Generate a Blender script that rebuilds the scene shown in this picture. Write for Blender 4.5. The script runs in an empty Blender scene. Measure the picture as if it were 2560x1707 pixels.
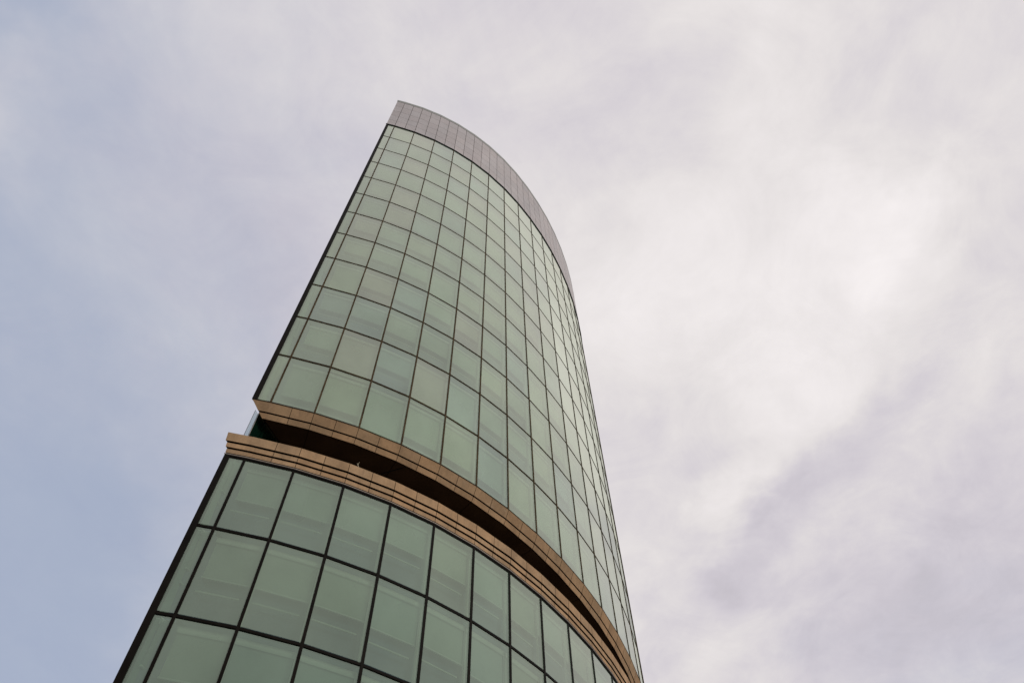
import bpy, math, random
from mathutils import Vector, Matrix
random.seed(7)
S = bpy.context.scene
COL = S.collection
GROUND = -1.6

# ------------------------------------------------------------------ materials
class NT:
    def __init__(s, name):
        s.m = bpy.data.materials.new(name); s.m.use_nodes = True
        s.t = s.m.node_tree; s.t.nodes.clear()
        s.out = s.t.nodes.new('ShaderNodeOutputMaterial')
    def n(s, typ, **kw):
        nd = s.t.nodes.new(typ)
        for k, v in kw.items():
            if hasattr(nd, k): setattr(nd, k, v)
        return nd
    def set(s, nd, **kw):
        for k, v in kw.items(): nd.inputs[k.replace('_', ' ')].default_value = v
        return nd
    def l(s, a, b): s.t.links.new(a, b)

def math_node(t, op, a, b=None, clamp=False):
    nd = t.nodes.new('ShaderNodeMath'); nd.operation = op; nd.use_clamp = clamp
    for i, v in enumerate((a, b)):
        if v is None: continue
        if isinstance(v, (int, float)): nd.inputs[i].default_value = v
        else: t.links.new(v, nd.inputs[i])
    return nd.outputs[0]

def mix_rgb(t, fac, a, b, blend='MIX'):
    nd = t.nodes.new('ShaderNodeMix'); nd.data_type = 'RGBA'; nd.blend_type = blend
    for i, v in ((0, fac), (6, a), (7, b)):
        if isinstance(v, (int, float)): nd.inputs[i].default_value = v
        elif isinstance(v, tuple): nd.inputs[i].default_value = v + (1,) if len(v) == 3 else v
        else: t.links.new(v, nd.inputs[i])
    return nd.outputs[2]

def noise(t, scale, detail=4, rough=.55, vec=None, dist=0):
    nd = t.nodes.new('ShaderNodeTexNoise')
    nd.inputs['Scale'].default_value = scale; nd.inputs['Detail'].default_value = detail
    nd.inputs['Roughness'].default_value = rough; nd.inputs['Distortion'].default_value = dist
    if vec is not None: t.links.new(vec, nd.inputs['Vector'])
    return nd.outputs['Fac']

def ramp(t, fac, stops):
    nd = t.nodes.new('ShaderNodeMapRange'); nd.interpolation_type = 'SMOOTHSTEP'
    t.links.new(fac, nd.inputs[0])
    for i, v in enumerate(stops): nd.inputs[i + 1].default_value = v
    return nd.outputs[0]

def geo_pos(t): return t.nodes.new('ShaderNodeNewGeometry').outputs['Position']

def mapped(t, vec, scale):
    nd = t.nodes.new('ShaderNodeMapping'); nd.inputs['Scale'].default_value = scale
    t.links.new(vec, nd.inputs['Vector']); return nd.outputs[0]

def principled_mat(name, col, rough=.6, spec=.5, metal=0, tint=False, noise_amt=.12, noise_scale=1.5,
                   stretch=(1, 1, 1), fine=.05, bump=0.0, coat=0):
    q = NT(name); t = q.t
    p = q.n('ShaderNodeBsdfPrincipled')
    p.inputs['Roughness'].default_value = rough; p.inputs['Specular IOR Level'].default_value = spec
    p.inputs['Metallic'].default_value = metal
    pos = mapped(t, geo_pos(t), stretch)
    n1 = noise(t, noise_scale, 5, .6, pos); n2 = noise(t, noise_scale * 14, 3, .6, pos)
    v = math_node(t, 'ADD', ramp(t, n1, (.3, .7, 1 - noise_amt, 1 + noise_amt)),
                  ramp(t, n2, (.3, .7, -fine, fine)))
    base = mix_rgb(t, 1.0, tuple(col), v, 'MULTIPLY')
    if tint:
        a = q.n('ShaderNodeAttribute'); a.attribute_name = 'tint'
        base = mix_rgb(t, 1.0, base, a.outputs['Color'], 'MULTIPLY')
    q.l(base, p.inputs['Base Color'])
    if name == 'tan_sandstone':
        st = noise(t, 1.0, 4, .65, mapped(t, geo_pos(t), (5, 5, .7)))
        base = mix_rgb(t, ramp(t, st, (.48, .74, 0, .30)), base, (.16, .10, .06))
        pale = noise(t, .9, 5, .7, mapped(t, geo_pos(t), (2, 2, 3)), 1.2)
        base = mix_rgb(t, ramp(t, pale, (.56, .78, 0, .30)), base, (.62, .47, .33))
        q.l(base, p.inputs['Base Color'])
    if bump:
        b = q.n('ShaderNodeBump'); b.inputs['Strength'].default_value = bump; b.inputs['Distance'].default_value = .01
        q.l(n2, b.inputs['Height']); q.l(b.outputs[0], p.inputs['Normal'])
    q.l(p.outputs[0], q.out.inputs[0])
    return q.m

def glass_mat(name, body, trans, opaque, refl_gain, rough=.02, tint=True, wav=.35, base_refl=.03):
    """coated facade glass: mirror coat over a tinted, partly milky body"""
    q = NT(name); t = q.t
    pos = geo_pos(t)
    # slow roller-wave unevenness of the panes
    nb = noise(t, .55, 2, .5, mapped(t, pos, (1, 1, .6)))
    b = q.n('ShaderNodeBump'); b.inputs['Strength'].default_value = wav; b.inputs['Distance'].default_value = .05
    q.l(nb, b.inputs['Height'])
    fr = q.n('ShaderNodeFresnel'); fr.inputs['IOR'].default_value = 1.52
    q.l(b.outputs[0], fr.inputs['Normal'])
    fac = math_node(t, 'MULTIPLY_ADD', fr.outputs[0], refl_gain, True)
    fac.node.inputs[2].default_value = base_refl
    fac = math_node(t, 'MINIMUM', fac, .66)
    gl = q.n('ShaderNodeBsdfGlossy'); gl.inputs['Roughness'].default_value = rough
    gl.inputs['Color'].default_value = (.94, .97, .85, 1); q.l(b.outputs[0], gl.inputs['Normal'])
    col = tuple(body)
    cloudy = ramp(t, noise(t, .42, 3, .55, mapped(t, pos, (1, 1, .6))), (.3, .7, .86, 1.10))
    base = mix_rgb(t, 1.0, col, cloudy, 'MULTIPLY')
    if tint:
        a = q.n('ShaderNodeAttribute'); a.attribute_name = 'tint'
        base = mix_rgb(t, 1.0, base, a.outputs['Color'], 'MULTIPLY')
    df = q.n('ShaderNodeBsdfDiffuse'); q.l(base, df.inputs['Color'])
    tr = q.n('ShaderNodeBsdfTransparent'); tr.inputs['Color'].default_value = tuple(trans) + (1,)
    m1 = q.n('ShaderNodeMixShader'); m1.inputs[0].default_value = opaque
    q.l(tr.outputs[0], m1.inputs[1]); q.l(df.outputs[0], m1.inputs[2])
    m2 = q.n('ShaderNodeMixShader'); q.l(fac, m2.inputs[0])
    q.l(m1.outputs[0], m2.inputs[1]); q.l(gl.outputs[0], m2.inputs[2])
    q.l(m2.outputs[0], q.out.inputs[0])
    return q.m

M = {
 'glass': glass_mat('green_coated_glass', (.41, .515, .41), (.72, .85, .76), .47, 1.8, wav=.05, base_refl=.01),
 'screen_glass': glass_mat('dark_green_screen_glass', (.004, .02, .012), (.03, .12, .08), .75, .5, tint=False, base_refl=0),
 'clear_glass': glass_mat('clear_edge_glass', (.5, .6, .6), (.90, .945, .96), .0, .35, tint=False, wav=0, base_refl=0),
 'bronze': principled_mat('bronze_anodised_frame', (.075, .052, .027), .7, .04, 0, noise_amt=.3),
 'dark_bronze': principled_mat('dark_bronze_frame', (.008, .006, .004), .6, .06, 0, noise_amt=.3),
 'gasket': principled_mat('black_gasket', (.006, .005, .004), .7, .2),
 'blind': principled_mat('pale_blind_fabric', (.57, .64, .53), .9, .1, tint=True, noise_amt=.06, noise_scale=.8, fine=.02),
 'rail': principled_mat('pale_blind_rail', (.62, .70, .58), .6, .3, noise_amt=.05),
 'apron': principled_mat('blue_grey_apron_panel', (.20, .24, .31), .8, .2, tint=True, noise_amt=.12, noise_scale=.6),
 'ceiling': principled_mat('office_ceiling', (.22, .24, .23), .9, .1),
 'parapet': principled_mat('mauve_grey_cladding', (.44, .395, .385), .42, .7, tint=True, noise_amt=.07, noise_scale=.5, stretch=(1, 1, .4)),
 'coping': principled_mat('grey_metal_coping', (.30, .31, .28), .5, .5, noise_amt=.08),
 'joint': principled_mat('dark_joint', (.075, .058, .052), .9, .1),
 'stone': principled_mat('tan_sandstone', (.44, .278, .148), .75, .25, tint=True, noise_amt=.16, noise_scale=1.3, stretch=(1, 1, .6), fine=.07, bump=.15),
 'groove': principled_mat('deep_groove', (.012, .006, .003), .9, .05),
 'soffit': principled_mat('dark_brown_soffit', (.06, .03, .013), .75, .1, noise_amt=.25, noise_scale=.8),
 'flashing': principled_mat('dull_metal_flashing', (.33, .27, .21), .4, .5, metal=.3, noise_amt=.1),
 'twig': principled_mat('dry_bark', (.42, .36, .25), .9, .1, noise_amt=.2, noise_scale=20),
 'paving': principled_mat('grey_paving', (.22, .21, .20), .9, .2, noise_amt=.2, noise_scale=.3, fine=.1),
 'roof': principled_mat('roof_felt', (.1, .1, .1), .9, .1),
}

# ------------------------------------------------------------------ mesh helper
class MB:
    def __init__(s): s.v = []; s.f = []; s.m = []; s.tint = []; s.mats = []
    def mi(s, mat):
        if mat not in s.mats: s.mats.append(mat)
        return s.mats.index(mat)
    def face(s, pts, mat, tint=(1, 1, 1)):
        b = len(s.v); s.v += [tuple(p) for p in pts]; s.tint += tint if isinstance(tint, list) else [tint] * len(pts)
        s.f.append(tuple(range(b, b + len(pts)))); s.m.append(s.mi(mat))
    def hexa(s, a, b, mat, tint=(1, 1, 1)):
        """solid between two quads a (front) and b (back), same vertex order"""
        s.face(a, mat, tint); s.face(b[::-1], mat, tint)
        n = len(a)
        for i in range(n):
            j = (i + 1) % n
            s.face([a[j], a[i], b[i], b[j]], mat, tint)
    def build(s, name, parent=None, weld=False):
        xs = [p[0] for p in s.v]; ys = [p[1] for p in s.v]; zs = [p[2] for p in s.v]
        o = Vector(((min(xs) + max(xs)) / 2, (min(ys) + max(ys)) / 2, min(zs)))
        me = bpy.data.meshes.new(name)
        me.from_pydata([(p[0] - o.x, p[1] - o.y, p[2] - o.z) for p in s.v], [], s.f)
        for m in s.mats: me.materials.append(M[m])
        me.polygons.foreach_set('material_index', s.m)
        at = me.color_attributes.new('tint', 'FLOAT_COLOR', 'POINT')
        at.data.foreach_set('color', [c for t in s.tint for c in (t[0], t[1], t[2], 1)])
        me.update()
        ob = bpy.data.objects.new(name, me); COL.objects.link(ob)
        if parent is not None:
            ob.parent = parent
            ob.location = o - world_loc(parent)
        else: ob.location = o
        return ob

def world_loc(ob):
    v = Vector((0, 0, 0))
    while ob is not None: v += ob.location; ob = ob.parent
    return v

# ------------------------------------------------------------------ plan of the tower
ARC = [(-10.752, 19.472), (-8.9, 20.104), (-7.002, 20.952), (-5.187, 21.97), (-3.468, 23.151), (-1.862, 24.484),
       (-.383, 25.952), (.978, 27.56), (2.217, 29.255), (3.349, 31.04), (4.362, 32.889), (5.262, 34.811),
       (6.045, 36.795), (6.691, 38.784)]
U0 = (.962, .273)
V0 = Vector((ARC[0][0] - .74 * U0[0], ARC[0][1] - .74 * U0[1]))
LH = math.radians(69)                       # heading of the flat left flank
ld = Vector((math.cos(LH), math.sin(LH)))
pts = [V0] + [Vector(p) for p in ARC]
h = math.radians(75.6)
while True:
    q = pts[-1] + 2.1 * Vector((math.cos(h), math.sin(h)))
    # signed distance from the left flank line (arc lies on its right)
    def sd(p): r = p - V0; return ld.y * r.x - ld.x * r.y
    if sd(q) < 1.2:
        a, b = sd(pts[-1]), sd(q)
        if b < 0: q = pts[-1] + (q - pts[-1]) * (a / (a - b))
        else: q = q - Vector((ld.y, -ld.x)) * b
        pts.append(q); break
    pts.append(q); h += math.radians(3.4)
NA = len(pts) - 1                           # index of the far nose
L = (pts[-1] - V0).length; nl = round(L / 2.1)
for k in range(1, nl): pts.append(pts[NA] - ld * (L * k / nl))
POLY = pts; NP = len(POLY)

def inward(d): return Vector((-d.y, d.x))
def edge_dir(i): return (POLY[(i + 1) % NP] - POLY[i % NP]).normalized()
MITER = []
for i in range(NP):
    n1 = inward(edge_dir(i - 1)); n2 = inward(edge_dir(i)); b = (n1 + n2).normalized()
    MITER.append(b / max(.2, b.dot(n2)))
def off(i, t): i %= NP; return POLY[i] + MITER[i] * t
def P3(p, z): return (p.x, p.y, z)

ZT = 77.89; H = 4.0
UP = [ZT - H * k for k in range(13)]                       # 77.89 .. 29.89
LO = [25.82, 21.86, 17.90, 13.94, 9.98, 6.02, 2.06, GROUND + .15]
root = bpy.data.objects.new('glass_tower', None); COL.objects.link(root)
root.location = (POLY[0].x, POLY[0].y, GROUND)
root['label'] = 'tall curved tower with green glass panes, dark mullions and tan stone bands'
root['category'] = 'building'

def ring(mb, t0, t1, z0, z1, mat, tint=(1, 1, 1), t0b=None, t1b=None, rng=None):
    """closed band round the plan: outer offset t0 (t0b at its foot), inner offset t1, z0 foot, z1 top"""
    if t0b is None: t0b = t0
    if t1b is None: t1b = t1
    for i in (rng or range(NP)):
        j = i + 1
        A = [P3(off(i, t0b), z0), P3(off(j, t0b), z0), P3(off(j, t0), z1), P3(off(i, t0), z1)]
        B = [P3(off(i, t1b), z0), P3(off(j, t1b), z0), P3(off(j, t1), z1), P3(off(i, t1), z1)]
        mb.face(A, mat, tint); mb.face(B[::-1], mat, tint)
        mb.face([A[3], A[2], B[2], B[3]], mat, tint); mb.face([A[1], A[0], B[0], B[1]], mat, tint)

def inset(t):
    ps = []
    for i in range(NP):
        p = off(i, t); q = p - V0
        if t > .34 and 0 < i < NA and ld.y * q.x - ld.x * q.y < t * 1.02: continue
        if t > .34 and i > NA and (q.dot(ld) < t * 2.3 or q.dot(ld) > L - t * 3.2): continue
        if t > .34 and i in (0, NA) : continue
        ps.append(p)
    return ps
def cap(mb, t, z0, z1, mat):
    ps = inset(t); lo = [P3(p, z0) for p in ps]; hi = [P3(p, z1) for p in ps]
    mb.face(lo[::-1], mat); mb.face(hi, mat)
    for i in range(len(ps)):
        j = (i + 1) % len(ps); mb.face([lo[i], lo[j], hi[j], hi[i]], mat)

# ------------------------------------------------------------------ camera (needed to rank the panes)
PITCH, ROLL, FPX = 1.0610446828, -.0262700043, 2011.07
cp, sp = math.cos(PITCH), math.sin(PITCH); c_, s_ = math.cos(ROLL), math.sin(ROLL)
r0 = Vector((1, 0, 0)); u0 = Vector((0, -sp, cp)); FWD = Vector((0, cp, sp))
RIGHT = c_ * r0 + s_ * u0; UPV = -s_ * r0 + c_ * u0
cam = bpy.data.cameras.new('camera'); camo = bpy.data.objects.new('camera', cam); COL.objects.link(camo)
camo.matrix_world = Matrix((RIGHT, UPV, -FWD)).transposed().to_4x4()
cam.sensor_width = 36; cam.lens = FPX / 2560 * 36; cam.clip_start = .05; cam.clip_end = 6000
S.camera = camo
def project(p):
    p = Vector(p); d = p.dot(FWD)
    if d <= .1: return None
    return (1280 + FPX * p.dot(RIGHT) / d, 853.5 - FPX * p.dot(UPV) / d)

# ------------------------------------------------------------------ windows
def lerp(a, b, k): return a + (b - a) * k
BEIGE = {(2, 0), (2, 2), (2, 4), (2, 5), (2, 8), (2, 10), (4, 10), (5, 8), (9, 5), (7, 3)}
BLUE = {(4, 4), (3, 10), (1, 1), (1, 2), (3, 8)}
def pane_tint(rg, cell, low):
    r = rg.random()
    if low: r = .37 + .63 * r
    elif cell in BEIGE: r = 0
    elif cell in BLUE: r = .2
    elif r < .3: r = .3 if r < .2 else .05
    if r < .16: c = (1.12, 1.01, 1.00)         # warm beige pane
    elif r < .36: c = (.94, 1.0, 1.04)         # bluish pane
    elif r < .62: c = (1.04, 1.04, .96)
    else: c = (.98, 1.02, .97)
    k = rg.uniform(.95, 1.05)
    return tuple(x * k for x in c)

def window_faces(i, z0, z1, rg, mbp, mbb):
    a, b = POLY[i], POLY[(i + 1) % NP]; d = (b - a).normalized(); n = inward(d); w = (b - a).length
    tint = pane_tint(rg, (i, round((ZT - z1) / H)), z0 < 27)
    def pt(s, t, z):
        cl = t / 1.33 + .02                       # keep clear of the acute corner
        if i in (0, NA): s = max(s, min(w, cl))
        if i in (NP - 1, NA - 1): s = min(s, max(0, w - cl))
        p = a + d * s + n * t; return (p.x, p.y, z)
    # pane: slightly out of plane, as real curtain-wall units are
    e = [rg.uniform(-.0018, .0018) for _ in range(4)]
    T = .014; k = max(.92, min(1.0, .80 + .0032 * z0 + .0)) if z0 < 60 else 1.0
    f = [pt(.03, T + e[0], z0 + .03), pt(w - .03, T + e[1], z0 + .03), pt(w - .03, T + e[2], z1 - .03), pt(.03, T + e[3], z1 - .03)]
    def fade(z):                                  # street shade painted into the tint: lower storeys darker and more teal
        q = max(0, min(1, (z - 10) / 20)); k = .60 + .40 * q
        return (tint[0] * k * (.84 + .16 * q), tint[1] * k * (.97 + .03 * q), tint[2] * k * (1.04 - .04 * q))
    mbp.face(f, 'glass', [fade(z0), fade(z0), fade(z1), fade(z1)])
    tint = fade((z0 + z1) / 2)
    if w < 1:                                     # narrow corner bay: the flank's curtain shows beside the blind
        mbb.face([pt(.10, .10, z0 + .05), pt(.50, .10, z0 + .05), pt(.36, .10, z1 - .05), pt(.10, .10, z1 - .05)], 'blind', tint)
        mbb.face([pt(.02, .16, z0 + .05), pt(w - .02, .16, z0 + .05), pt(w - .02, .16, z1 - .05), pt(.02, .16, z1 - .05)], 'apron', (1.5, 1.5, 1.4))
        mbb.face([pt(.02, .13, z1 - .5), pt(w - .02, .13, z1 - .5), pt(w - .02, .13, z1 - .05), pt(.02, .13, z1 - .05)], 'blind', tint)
        return
    # roller blind behind it
    D = .34; hgt = z1 - z0
    drop = rg.choice((.50, .50, .52, .55, .50, .47))
    if 29 < z0 < 31: drop = .30
    if rg.random() < .12: drop = .02
    if z0 > 50: drop = rg.choice((.30, .24, .36))
    zb = z0 + hgt * drop
    sl, sr = .10, w - .10
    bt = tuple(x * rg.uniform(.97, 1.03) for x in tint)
    top = z1 - .22
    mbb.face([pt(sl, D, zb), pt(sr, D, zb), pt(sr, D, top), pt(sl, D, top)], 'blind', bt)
    if w > 1 and z0 < 50:
        for q0, q1, z_ in ((sl, sr, zb), (sl + .05, sr - .2, zb - .62)):
            if z_ < z0 + .1: continue
            mbb.hexa([pt(q0, D - .03, z_ - .03), pt(q1, D - .03, z_ - .03), pt(q1, D - .03, z_ + .03), pt(q0, D - .03, z_ + .03)],
                     [pt(q0, D + .02, z_ - .03), pt(q1, D + .02, z_ - .03), pt(q1, D + .02, z_ + .03), pt(q0, D + .02, z_ + .03)], 'rail')
    # side guides and head box
    for q0, q1 in ((.02, .09), (w - .09, w - .02)):
        mbb.face([pt(q0, D - .02, z0 + .05), pt(q1, D - .02, z0 + .05), pt(q1, D - .02, z1 - .05), pt(q0, D - .02, z1 - .05)], 'rail', bt)
    mbb.face([pt(.02, D - .05, z1 - .30), pt(w - .02, D - .05, z1 - .30), pt(w - .02, D - .05, z1 - .05), pt(.02, D - .05, z1 - .05)], 'rail', bt)
    # apron panel behind the lower opening
    mbb.face([pt(.02, D + .22, z0 + .02), pt(w - .02, D + .22, z0 + .02), pt(w - .02, D + .22, z1 - .1), pt(.02, D + .22, z1 - .1)], 'apron', bt)

cells = []
for i in range(NP):
    for zs in (UP, LO):
        for k in range(len(zs) - 1):
            a, b = POLY[i], POLY[(i + 1) % NP]; z1, z0 = zs[k] - .06, zs[k + 1] + .06
            n = inward((b - a).normalized()); mid = (a + b) / 2
            area = 0
            if n.dot(mid) > 0:                              # front face looks at the camera (origin)
                q = [project((a.x, a.y, z0)), project((b.x, b.y, z0)), project((b.x, b.y, z1)), project((a.x, a.y, z1))]
                if all(q):
                    q = [(min(2560, max(0, x)), min(1707, max(0, y))) for x, y in q]
                    area = abs(sum(q[m][0] * q[(m + 1) % 4][1] - q[(m + 1) % 4][0] * q[m][1] for m in range(4))) / 2
            cells.append((area, i, z0, z1))
cells.sort(key=lambda c: -c[0])
rest_p, rest_b = MB(), MB()
for rank, (area, i, z0, z1) in enumerate(cells):
    rg = random.Random(i * 1000 + int(z0 * 7) + 3)
    if rank < 100:
        mp, mb = MB(), MB(); window_faces(i, z0, z1, rg, mp, mb)
        w = mp.build('window', root); mb.build('blind', w)
    else: window_faces(i, z0, z1, rg, rest_p, rest_b)
w = rest_p.build('window', root); w['kind'] = 'stuff'
b_ = rest_b.build('blind', w); b_['kind'] = 'stuff'

# ------------------------------------------------------------------ frame: mullions, corner post, transoms
def bar(i, z0, z1, wd, t0, t1, mat='bronze'):
    mb = MB(); p = POLY[i]; n = (inward(edge_dir(i - 1)) + inward(edge_dir(i))).normalized(); d = Vector((n.y, -n.x))
    def q(s, t): r = p + d * s + n * t; return r
    c = [q(-wd / 2, t0), q(wd / 2, t0), q(wd / 2, t1), q(-wd / 2, t1)]
    mb.hexa([P3(x, z0) for x in c], [P3(x, z1) for x in c], mat)
    return mb
for i in range(1, NP):
    if i == NA: continue
    bar(i, UP[-1] - .02, UP[0] - .01, .082, -.012, .12).build('mullion', root)
    bar(i, LO[-1], LO[0] - .01, .105, -.014, .12, 'dark_bronze').build('mullion', root)
def corner_post(idx, z0, z1, s, mat='bronze'):
    mb = MB(); p = POLY[idx]; e1 = edge_dir(idx); e0 = -edge_dir(idx - 1)
    c = [off(idx, -.035), p + e1 * s + inward(e1) * -.035, p + e1 * s + inward(e1) * .12, off(idx, .12),
         p + e0 * s + inward(-e0) * .12, p + e0 * s + inward(-e0) * -.035]
    mb.hexa([P3(x, z0) for x in c], [P3(x, z1) for x in c], mat); return mb
for zs in (UP, LO):
    top = zs[0]
    for k in range(len(zs) - 1):
        pass
    corner_post(0, zs[-1], zs[0] - .01, .155, 'dark_bronze').build('corner_post', root)
    corner_post(NA, zs[-1], zs[0] - .01, .155, 'dark_bronze').build('corner_post', root)
for zs in (UP, LO):
    for k, z in enumerate(zs):
        if k == 0 or z < 0: continue
        mb = MB(); hh = .033 if zs is UP else .047
        if z < 30 and zs is UP:
            ring(mb, -.006, .14, z - .02, z + .04, 'bronze')
        else: ring(mb, -.006, .14, z - hh, z + hh, 'bronze' if zs is UP else 'dark_bronze')
        mb.build('transom', root)
mb = MB(); ring(mb, -.010, .14, LO[0] - .08, LO[0] - .02, 'dark_bronze'); mb.build('transom', root)

# floor slabs (their undersides are the office ceilings) and the solid core
for z in UP[1:] + LO[:-1]:
    mb = MB(); cap(mb, .75, z - .3, z + .02, 'ceiling'); mb.build('floor_slab', root)
mb = MB(); cap(mb, 2.6, GROUND, 77, 'gasket'); mb.build('core', root)

# ------------------------------------------------------------------ stone bands
def tiers(name, prof, mat='stone', joints=True, jw=.022, th=.05, first=1.5):
    """prof: list of (z_top, t_top, z_foot, t_foot); panels half a bay long with open joints"""
    for zt, tt, zf, tf in prof:
        mb = MB()
        for i in range(NP):
            j = i + 1
            halves = [(0, .5), (.5, 1)]
            if i == 0: halves = [(0, 1)]
            for h0, h1 in halves:
                g = lambda t, z, k, : None
                tn = random.uniform(.90, 1.08); wr = random.uniform(-.03, .03)
                tint = (tn * (1 + wr), tn, tn * (1 - wr))
                def pt(k, t, z):
                    a, b = off(i, t), off(j, t); r = lerp(a, b, k); return P3(r, z)
                def edge(k, sgn, t):
                    a, b = off(i, t), off(j, t); ln = (b - a).length
                    return k + sgn * (jw / 2) / ln
                k0 = lambda t: edge(h0, 1, t) if not (i == 0 and h0 == 0) and not (i == 1 and h0 == 0) else h0
                k1 = lambda t: edge(h1, -1, t) if not (i == 0 and h1 == 1) and not (i == NP - 1 and h1 == 1) else h1
                A = [pt(k0(tf), tf, zf), pt(k1(tf), tf, zf), pt(k1(tt), tt, zt), pt(k0(tt), tt, zt)]
                B = [pt(k0(tf), tf + th, zf), pt(k1(tf), tf + th, zf), pt(k1(tt), tt + th, zt), pt(k0(tt), tt + th, zt)]
                mb.face(B[::-1], 'groove'); mb.face(A, mat, tint)
                for m in range(4):
                    n = (m + 1) % 4; mb.face([A[n], A[m], B[m], B[n]], mat if m == 2 else 'groove', tint)
        mb.build(name, root)

tiers('stone_fascia', [(29.85, -.02, 29.38, .17), (29.305, .20, 29.05, .31)])
tiers('stone_fascia', [(27.10, -.15, 26.60, -.13), (26.52, -.09, 26.27, -.08), (26.19, -.045, 25.965, -.04)])
mb = MB()                                     # dark backing behind the joints and grooves
ring(mb, .045, .30, 29.08, 29.83, 'groove', t0b=.36, t1b=.60)
mb.build('band_backing', root)
mb = MB(); ring(mb, -.03, .3, 26.0, 27.04, 'groove'); mb.build('band_backing', root)
mb = MB(); ring(mb, -.05, .05, LO[0] + .045, LO[0] + .085, 'flashing')
ring(mb, -.035, .14, LO[0] - .015, LO[0] + .04, 'gasket'); ring(mb, -.01, .14, LO[0] + .09, LO[0] + .14, 'gasket')
mb.build('flashing', root)
mb = MB(); ring(mb, -.035, .14, UP[-1] - .045, UP[-1] - .025, 'gasket'); mb.build('flashing', root)

# ------------------------------------------------------------------ open terrace storey between the bands
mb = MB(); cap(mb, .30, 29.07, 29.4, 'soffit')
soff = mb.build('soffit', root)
mb = MB()
for i in range(2, NA, 2):                      # panel joints of the soffit
    a, b = off(i, .34), POLY[i] + (MITER[i] * 2.55); d = (b - a).normalized(); s = Vector((-d.y, d.x)) * .012
    mb.face([P3(a - s, 29.062), P3(b - s, 29.062), P3(b + s, 29.062), P3(a + s, 29.062)], 'groove')
a, b = Vector((-4.95, 22.59)), Vector((-6.6, 23.12)); d = (b - a).normalized(); s = Vector((-d.y, d.x)) * .022
mb.face([P3(a - s, 29.058), P3(b - s, 29.058), P3(b + s, 29.058), P3(a + s, 29.058)], 'gasket')
mb.build('soffit_joint', soff)
mb = MB(); cap(mb, .0, 26.7, 26.98, 'paving'); mb.build('terrace_floor', root)
# glass screen along the left flank, with its mullion
n_in = Vector((ld.y, -ld.x))
def flank(r, t): return V0 + ld * r + n_in * t
def slab(mb, r0_, r1_, t0, t1, z0, z1, mat):
    c = [flank(r0_, t0), flank(r1_, t0), flank(r1_, t1), flank(r0_, t1)]
    mb.hexa([P3(x, z0) for x in c], [P3(x, z1) for x in c], mat)
mb = MB(); slab(mb, .60, 9, .0, .02, 27.0, 29.6, 'screen_glass'); scr = mb.build('glass_screen', root)
mb = MB(); slab(mb, 1.12, 1.22, .021, .10, 27.0, 29.08, 'screen_glass'); slab(mb, 2.6, 2.7, .021, .1, 27.0, 29.08, 'bronze')
mb.build('screen_mullion', scr)
mb = MB(); slab(mb, .585, .598, -.01, .03, 27.0, 29.6, 'flashing'); mb.build('screen_edge', scr)
mb = MB(); slab(mb, .36, .58, .0, .012, 27.0, 29.5, 'clear_glass'); fin = mb.build('glass_fin', root)
mb = MB(); slab(mb, .35, .358, -.004, .016, 27.0, 29.5, 'bronze'); slab(mb, .545, .552, .013, .02, 27.0, 29.5, 'bronze')
mb.build('fin_edge', fin)

# ------------------------------------------------------------------ parapet
rows = [77.97, 79.72, 81.5, 83.3, 85.35, 87.25]
mb = MB(); jw = .04
for i in range(NP):
    halves = [(0, 1)] if i == 0 else [(0, .5), (.5, 1)]
    for h0, h1 in halves:
        coln = random.uniform(.95, 1.05)
        for k in range(5):
            z0, z1 = rows[k] + .02, rows[k + 1] - .02
            tn = coln * random.uniform(.93, 1.06); wr = random.uniform(-.015, .025)
            tint = (tn * (1 + wr), tn, tn * (1 - wr * .5))
            a, b = off(i, -.03), off(i + 1, -.03); ln = (b - a).length
            k0 = h0 + jw / 2 / ln if i else 0; k1 = h1 - jw / 2 / ln
            A = [P3(lerp(a, b, k0), z0), P3(lerp(a, b, k1), z0), P3(lerp(a, b, k1), z1), P3(lerp(a, b, k0), z1)]
            a2, b2 = off(i, .02), off(i + 1, .02)
            B = [P3(lerp(a2, b2, k0), z0), P3(lerp(a2, b2, k1), z0), P3(lerp(a2, b2, k1), z1), P3(lerp(a2, b2, k0), z1)]
            mb.hexa(A, B, 'parapet', tint)
par = mb.build('parapet', root)
mb = MB(); ring(mb, -.005, .3, 77.99, 87.25, 'joint'); mb.build('parapet_backing', par)
mb = MB(); ring(mb, -.045, .35, 87.29, 87.90, 'coping'); mb.build('coping', par)
mb = MB(); ring(mb, .10, .3, 77.55, 77.985, 'gasket'); mb.build('shadow_gap', root)
mb = MB(); ring(mb, -.06, .12, 77.80, 77.96, 'gasket'); mb.build('drip_edge', root)
mb = MB(); cap(mb, .36, 86.2, 86.5, 'roof'); mb.build('roof', root)

# ------------------------------------------------------------------ the dry twig on the ledge
def tube(mb, path, rad, mat, seg=6):
    rings = []
    for k, (p, r) in enumerate(zip(path, rad)):
        p = Vector(p); q = Vector(path[min(k + 1, len(path) - 1)]) - Vector(path[max(k - 1, 0)])
        q.normalize(); a = q.cross(Vector((1, .2, 0))).normalized(); b = q.cross(a)
        rings.append([tuple(p + (a * math.cos(2 * math.pi * m / seg) + b * math.sin(2 * math.pi * m / seg)) * r) for m in range(seg)])
    for k in range(len(rings) - 1):
        for m in range(seg):
            n = (m + 1) % seg; mb.face([rings[k][m], rings[k][n], rings[k + 1][n], rings[k + 1][m]], mat)
    mb.face(rings[-1], mat); mb.face(rings[0][::-1], mat)
mb = MB(); bx, by, bz = -6.62, 21.22, 27.09
tube(mb, [(bx, by, bz), (bx - .03, by, bz + .2), (bx - .09, by - .01, bz + .38), (bx - .14, by - .02, bz + .50)], [.028, .024, .02, .016], 'twig')
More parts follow.
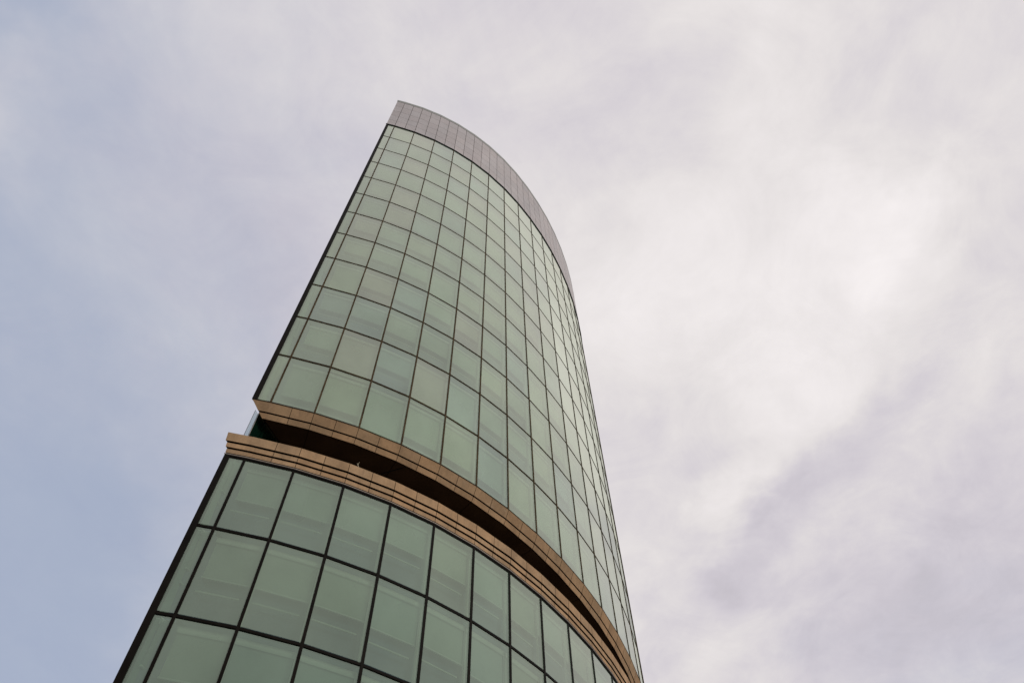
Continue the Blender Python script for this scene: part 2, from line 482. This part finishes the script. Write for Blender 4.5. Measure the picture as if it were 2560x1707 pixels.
tube(mb, [(bx - .10, by - .01, bz + .40), (bx - .08, by - .02, bz + .50), (bx - .055, by - .02, bz + .60)], [.016, .012, .006], 'twig')
tube(mb, [(bx - .02, by, bz + .10), (bx - .08, by, bz + .17)], [.012, .006], 'twig')
tw = mb.build('dry_twig')
tw['label'] = 'small pale dry twig sticking up from the stone ledge'; tw['category'] = 'twig'

# ------------------------------------------------------------------ ground
mb = MB(); G = 4000
mb.face([(-G, -G, GROUND), (G, -G, GROUND), (G, G, GROUND), (-G, G, GROUND)], 'paving')
g = mb.build('ground'); g['kind'] = 'structure'

# ------------------------------------------------------------------ sky: Nishita blue behind a broken cloud sheet
W = bpy.data.worlds.new('World'); S.world = W; W.use_nodes = True
t = W.node_tree; t.nodes.clear()
wo = t.nodes.new('ShaderNodeOutputWorld'); bg = t.nodes.new('ShaderNodeBackground'); t.links.new(bg.outputs[0], wo.inputs[0])
SUN_EL, SUN_AZ = math.radians(24), math.radians(-35)      # azimuth from +X towards +Y
sky = t.nodes.new('ShaderNodeTexSky'); sky.sky_type = 'NISHITA'; sky.sun_disc = False
sky.sun_elevation = SUN_EL; sky.sun_rotation = math.pi / 2 - SUN_AZ; sky.dust_density = 2.0
tc = t.nodes.new('ShaderNodeTexCoord'); sx = t.nodes.new('ShaderNodeSeparateXYZ'); t.links.new(tc.outputs['Generated'], sx.inputs[0])
dz = math_node(t, 'MAXIMUM', sx.outputs[2], .12)
X = math_node(t, 'DIVIDE', sx.outputs[0], dz); Y = math_node(t, 'DIVIDE', sx.outputs[1], dz)
cv = t.nodes.new('ShaderNodeCombineXYZ'); t.links.new(X, cv.inputs[0]); t.links.new(Y, cv.inputs[1])
C = cv.outputs[0]
def vnoise(scale, seed, detail, rough, dist=0, vec=None, aniso=(1, 1, 1), rot=0):
    mp = t.nodes.new('ShaderNodeMapping'); mp.inputs['Location'].default_value = (seed, seed * .7, seed * .3)
    mp.inputs['Rotation'].default_value = (0, 0, rot); mp.inputs['Scale'].default_value = aniso
    t.links.new(vec or C, mp.inputs['Vector'])
    return noise(t, scale, detail, rough, mp.outputs[0], dist)
# warp the cloud plane a little so that the painted masses get ragged edges
wn = t.nodes.new('ShaderNodeTexNoise'); wn.inputs['Scale'].default_value = 2.6; wn.inputs['Detail'].default_value = 5; wn.inputs['Roughness'].default_value = .6
t.links.new(C, wn.inputs['Vector'])
vs = t.nodes.new('ShaderNodeVectorMath'); vs.operation = 'SUBTRACT'; t.links.new(wn.outputs['Color'], vs.inputs[0]); vs.inputs[1].default_value = (.5, .5, .5)
vm = t.nodes.new('ShaderNodeVectorMath'); vm.operation = 'SCALE'; t.links.new(vs.outputs[0], vm.inputs[0]); vm.inputs['Scale'].default_value = .42
va = t.nodes.new('ShaderNodeVectorMath'); va.operation = 'ADD'; t.links.new(C, va.inputs[0]); t.links.new(vm.outputs[0], va.inputs[1])
CW = va.outputs[0]
def blob(cx, cy, rx, ry, rot=0):
    mp = t.nodes.new('ShaderNodeMapping'); mp.vector_type = 'TEXTURE'
    mp.inputs['Location'].default_value = (cx, cy, 0); mp.inputs['Rotation'].default_value = (0, 0, rot)
    mp.inputs['Scale'].default_value = (rx, ry, 1); t.links.new(CW, mp.inputs['Vector'])
    gr = t.nodes.new('ShaderNodeTexGradient'); gr.gradient_type = 'SPHERICAL'; t.links.new(mp.outputs[0], gr.inputs[0])
    return ramp(t, gr.outputs['Fac'], (0, 1, 0, 1))
def total(items):
    acc = None
    for o, a in items:
        v = math_node(t, 'MULTIPLY', o, a); acc = v if acc is None else math_node(t, 'ADD', acc, v)
    return acc
# thickness of the cloud (0 open blue .. 1 solid)
sxw = t.nodes.new('ShaderNodeSeparateXYZ'); t.links.new(CW, sxw.inputs[0])
lat = ramp(t, sxw.outputs[0], (-.95, .28, 0.0, 1.0))
low = ramp(t, sxw.outputs[1], (.45, 1.4, 0.0, 1.0))
thick = total([(lat, 1.0), (low, -.10),
               (blob(-.60, .22, .10, .20, .2), .22), (blob(-.55, .08, .12, .10), -.16), (blob(-.28, .62, .26, .3, 0), .06),
               (blob(-.62, 1.25, .2, .3), .10), (blob(1.0, 1.3, .75, .55, .3), -.30),
               (vnoise(3.2, 4, 6, .6, .4), .34), (vnoise(8, 9, 6, .6), .16)])
thick = math_node(t, 'ADD', thick, -.19)
thick = ramp(t, thick, (0, 1, .16, 1))
# brightness of the cloud
bright = total([(blob(.38, .50, .46, .40, .3), .08), (blob(.14, .50, .3, .3, 0), .05),
                (blob(.47, .35, .13, .16, .3), .075), (blob(.50, .44, .14, .10, .2), .05), (blob(.42, .68, .20, .13, .4), .07),
                (blob(.36, .86, .17, .11, -.5), .095), (blob(.23, .14, .14, .14), .03), (blob(.34, 1.20, .14, .13), .06),
                (blob(.50, 1.04, .12, .10, -.4), .04),
                (blob(.55, .72, .17, .09, -.9), -.07), (blob(.44, .90, .24, .12, -.9), -.085), (blob(.36, 1.10, .26, .16, -.9), -.09),
                (blob(.29, .79, .10, .06, .5), -.05), (blob(.47, .24, .24, .10, .5), -.045), (blob(.16, .24, .16, .12), -.04),
                (blob(.64, .52, .18, .34, .2), -.05), (blob(.03, .10, .2, .12), -.05),
                (blob(-.3, .5, .5, .8), -.07), (blob(.78, 1.10, .55, .5), -.13), (blob(.33, 1.05, .07, .16, -.3), -.06), (blob(.62, .98, .12, .08, .4), .04),
                (vnoise(3.0, 21, 8, .62, .5, aniso=(1, .75, 1), rot=.6), .23), (vnoise(6.0, 2, 8, .66, .9), .19), (vnoise(15, 5, 6, .62, .6), .07)])
bright = math_node(t, 'ADD', bright, .505)
ccol = mix_rgb(t, 1.0, (1.0, .951, .95), bright, 'MULTIPLY')
warm = ramp(t, bright, (.62, .80, 0, 1))
ccol = mix_rgb(t, warm, mix_rgb(t, 1.0, ccol, (.965, .955, 1.045), 'MULTIPLY'), ccol)
# blue: Nishita at low strength plus thin haze
blue = mix_rgb(t, 1.0, sky.outputs[0], (.13, .105, .085), 'MULTIPLY')
haze = mix_rgb(t, .75, blue, (.385, .47, .655))
col = mix_rgb(t, thick, haze, ccol)
# darker hazy sky low down and below the horizon
el = ramp(t, sx.outputs[2], (-.05, .95, 0, 1))
back = ramp(t, sx.outputs[1], (-.75, .1, 0.0, 1.0))
lowc = mix_rgb(t, el, (.30, .33, .36), col)
dark = ramp(t, sx.outputs[2], (.25, .95, .62, 1.0))
front = mix_rgb(t, back, mix_rgb(t, 1.0, col, dark, 'MULTIPLY'), col)
below = ramp(t, sx.outputs[2], (-.02, .12, 0, 1))
fin_c = mix_rgb(t, below, (.24, .235, .23), front)
t.links.new(fin_c, bg.inputs[0]); bg.inputs[1].default_value = 1.0

sun = bpy.data.lights.new('sun', 'SUN'); sun.energy = 1.0; sun.angle = math.radians(20); sun.color = (1, .95, .88)
so = bpy.data.objects.new('sun', sun); COL.objects.link(so)
sd_ = Vector((math.cos(SUN_EL) * math.cos(SUN_AZ), math.cos(SUN_EL) * math.sin(SUN_AZ), math.sin(SUN_EL)))
so.rotation_euler = sd_.to_track_quat('Z', 'Y').to_euler(); so.location = (30, -10, 60)

S.view_settings.view_transform = 'Standard'; S.view_settings.look = 'None'
S.view_settings.exposure = 0; S.view_settings.gamma = 1
S.render.engine = 'CYCLES'
S.cycles.max_bounces = 8; S.cycles.transparent_max_bounces = 12
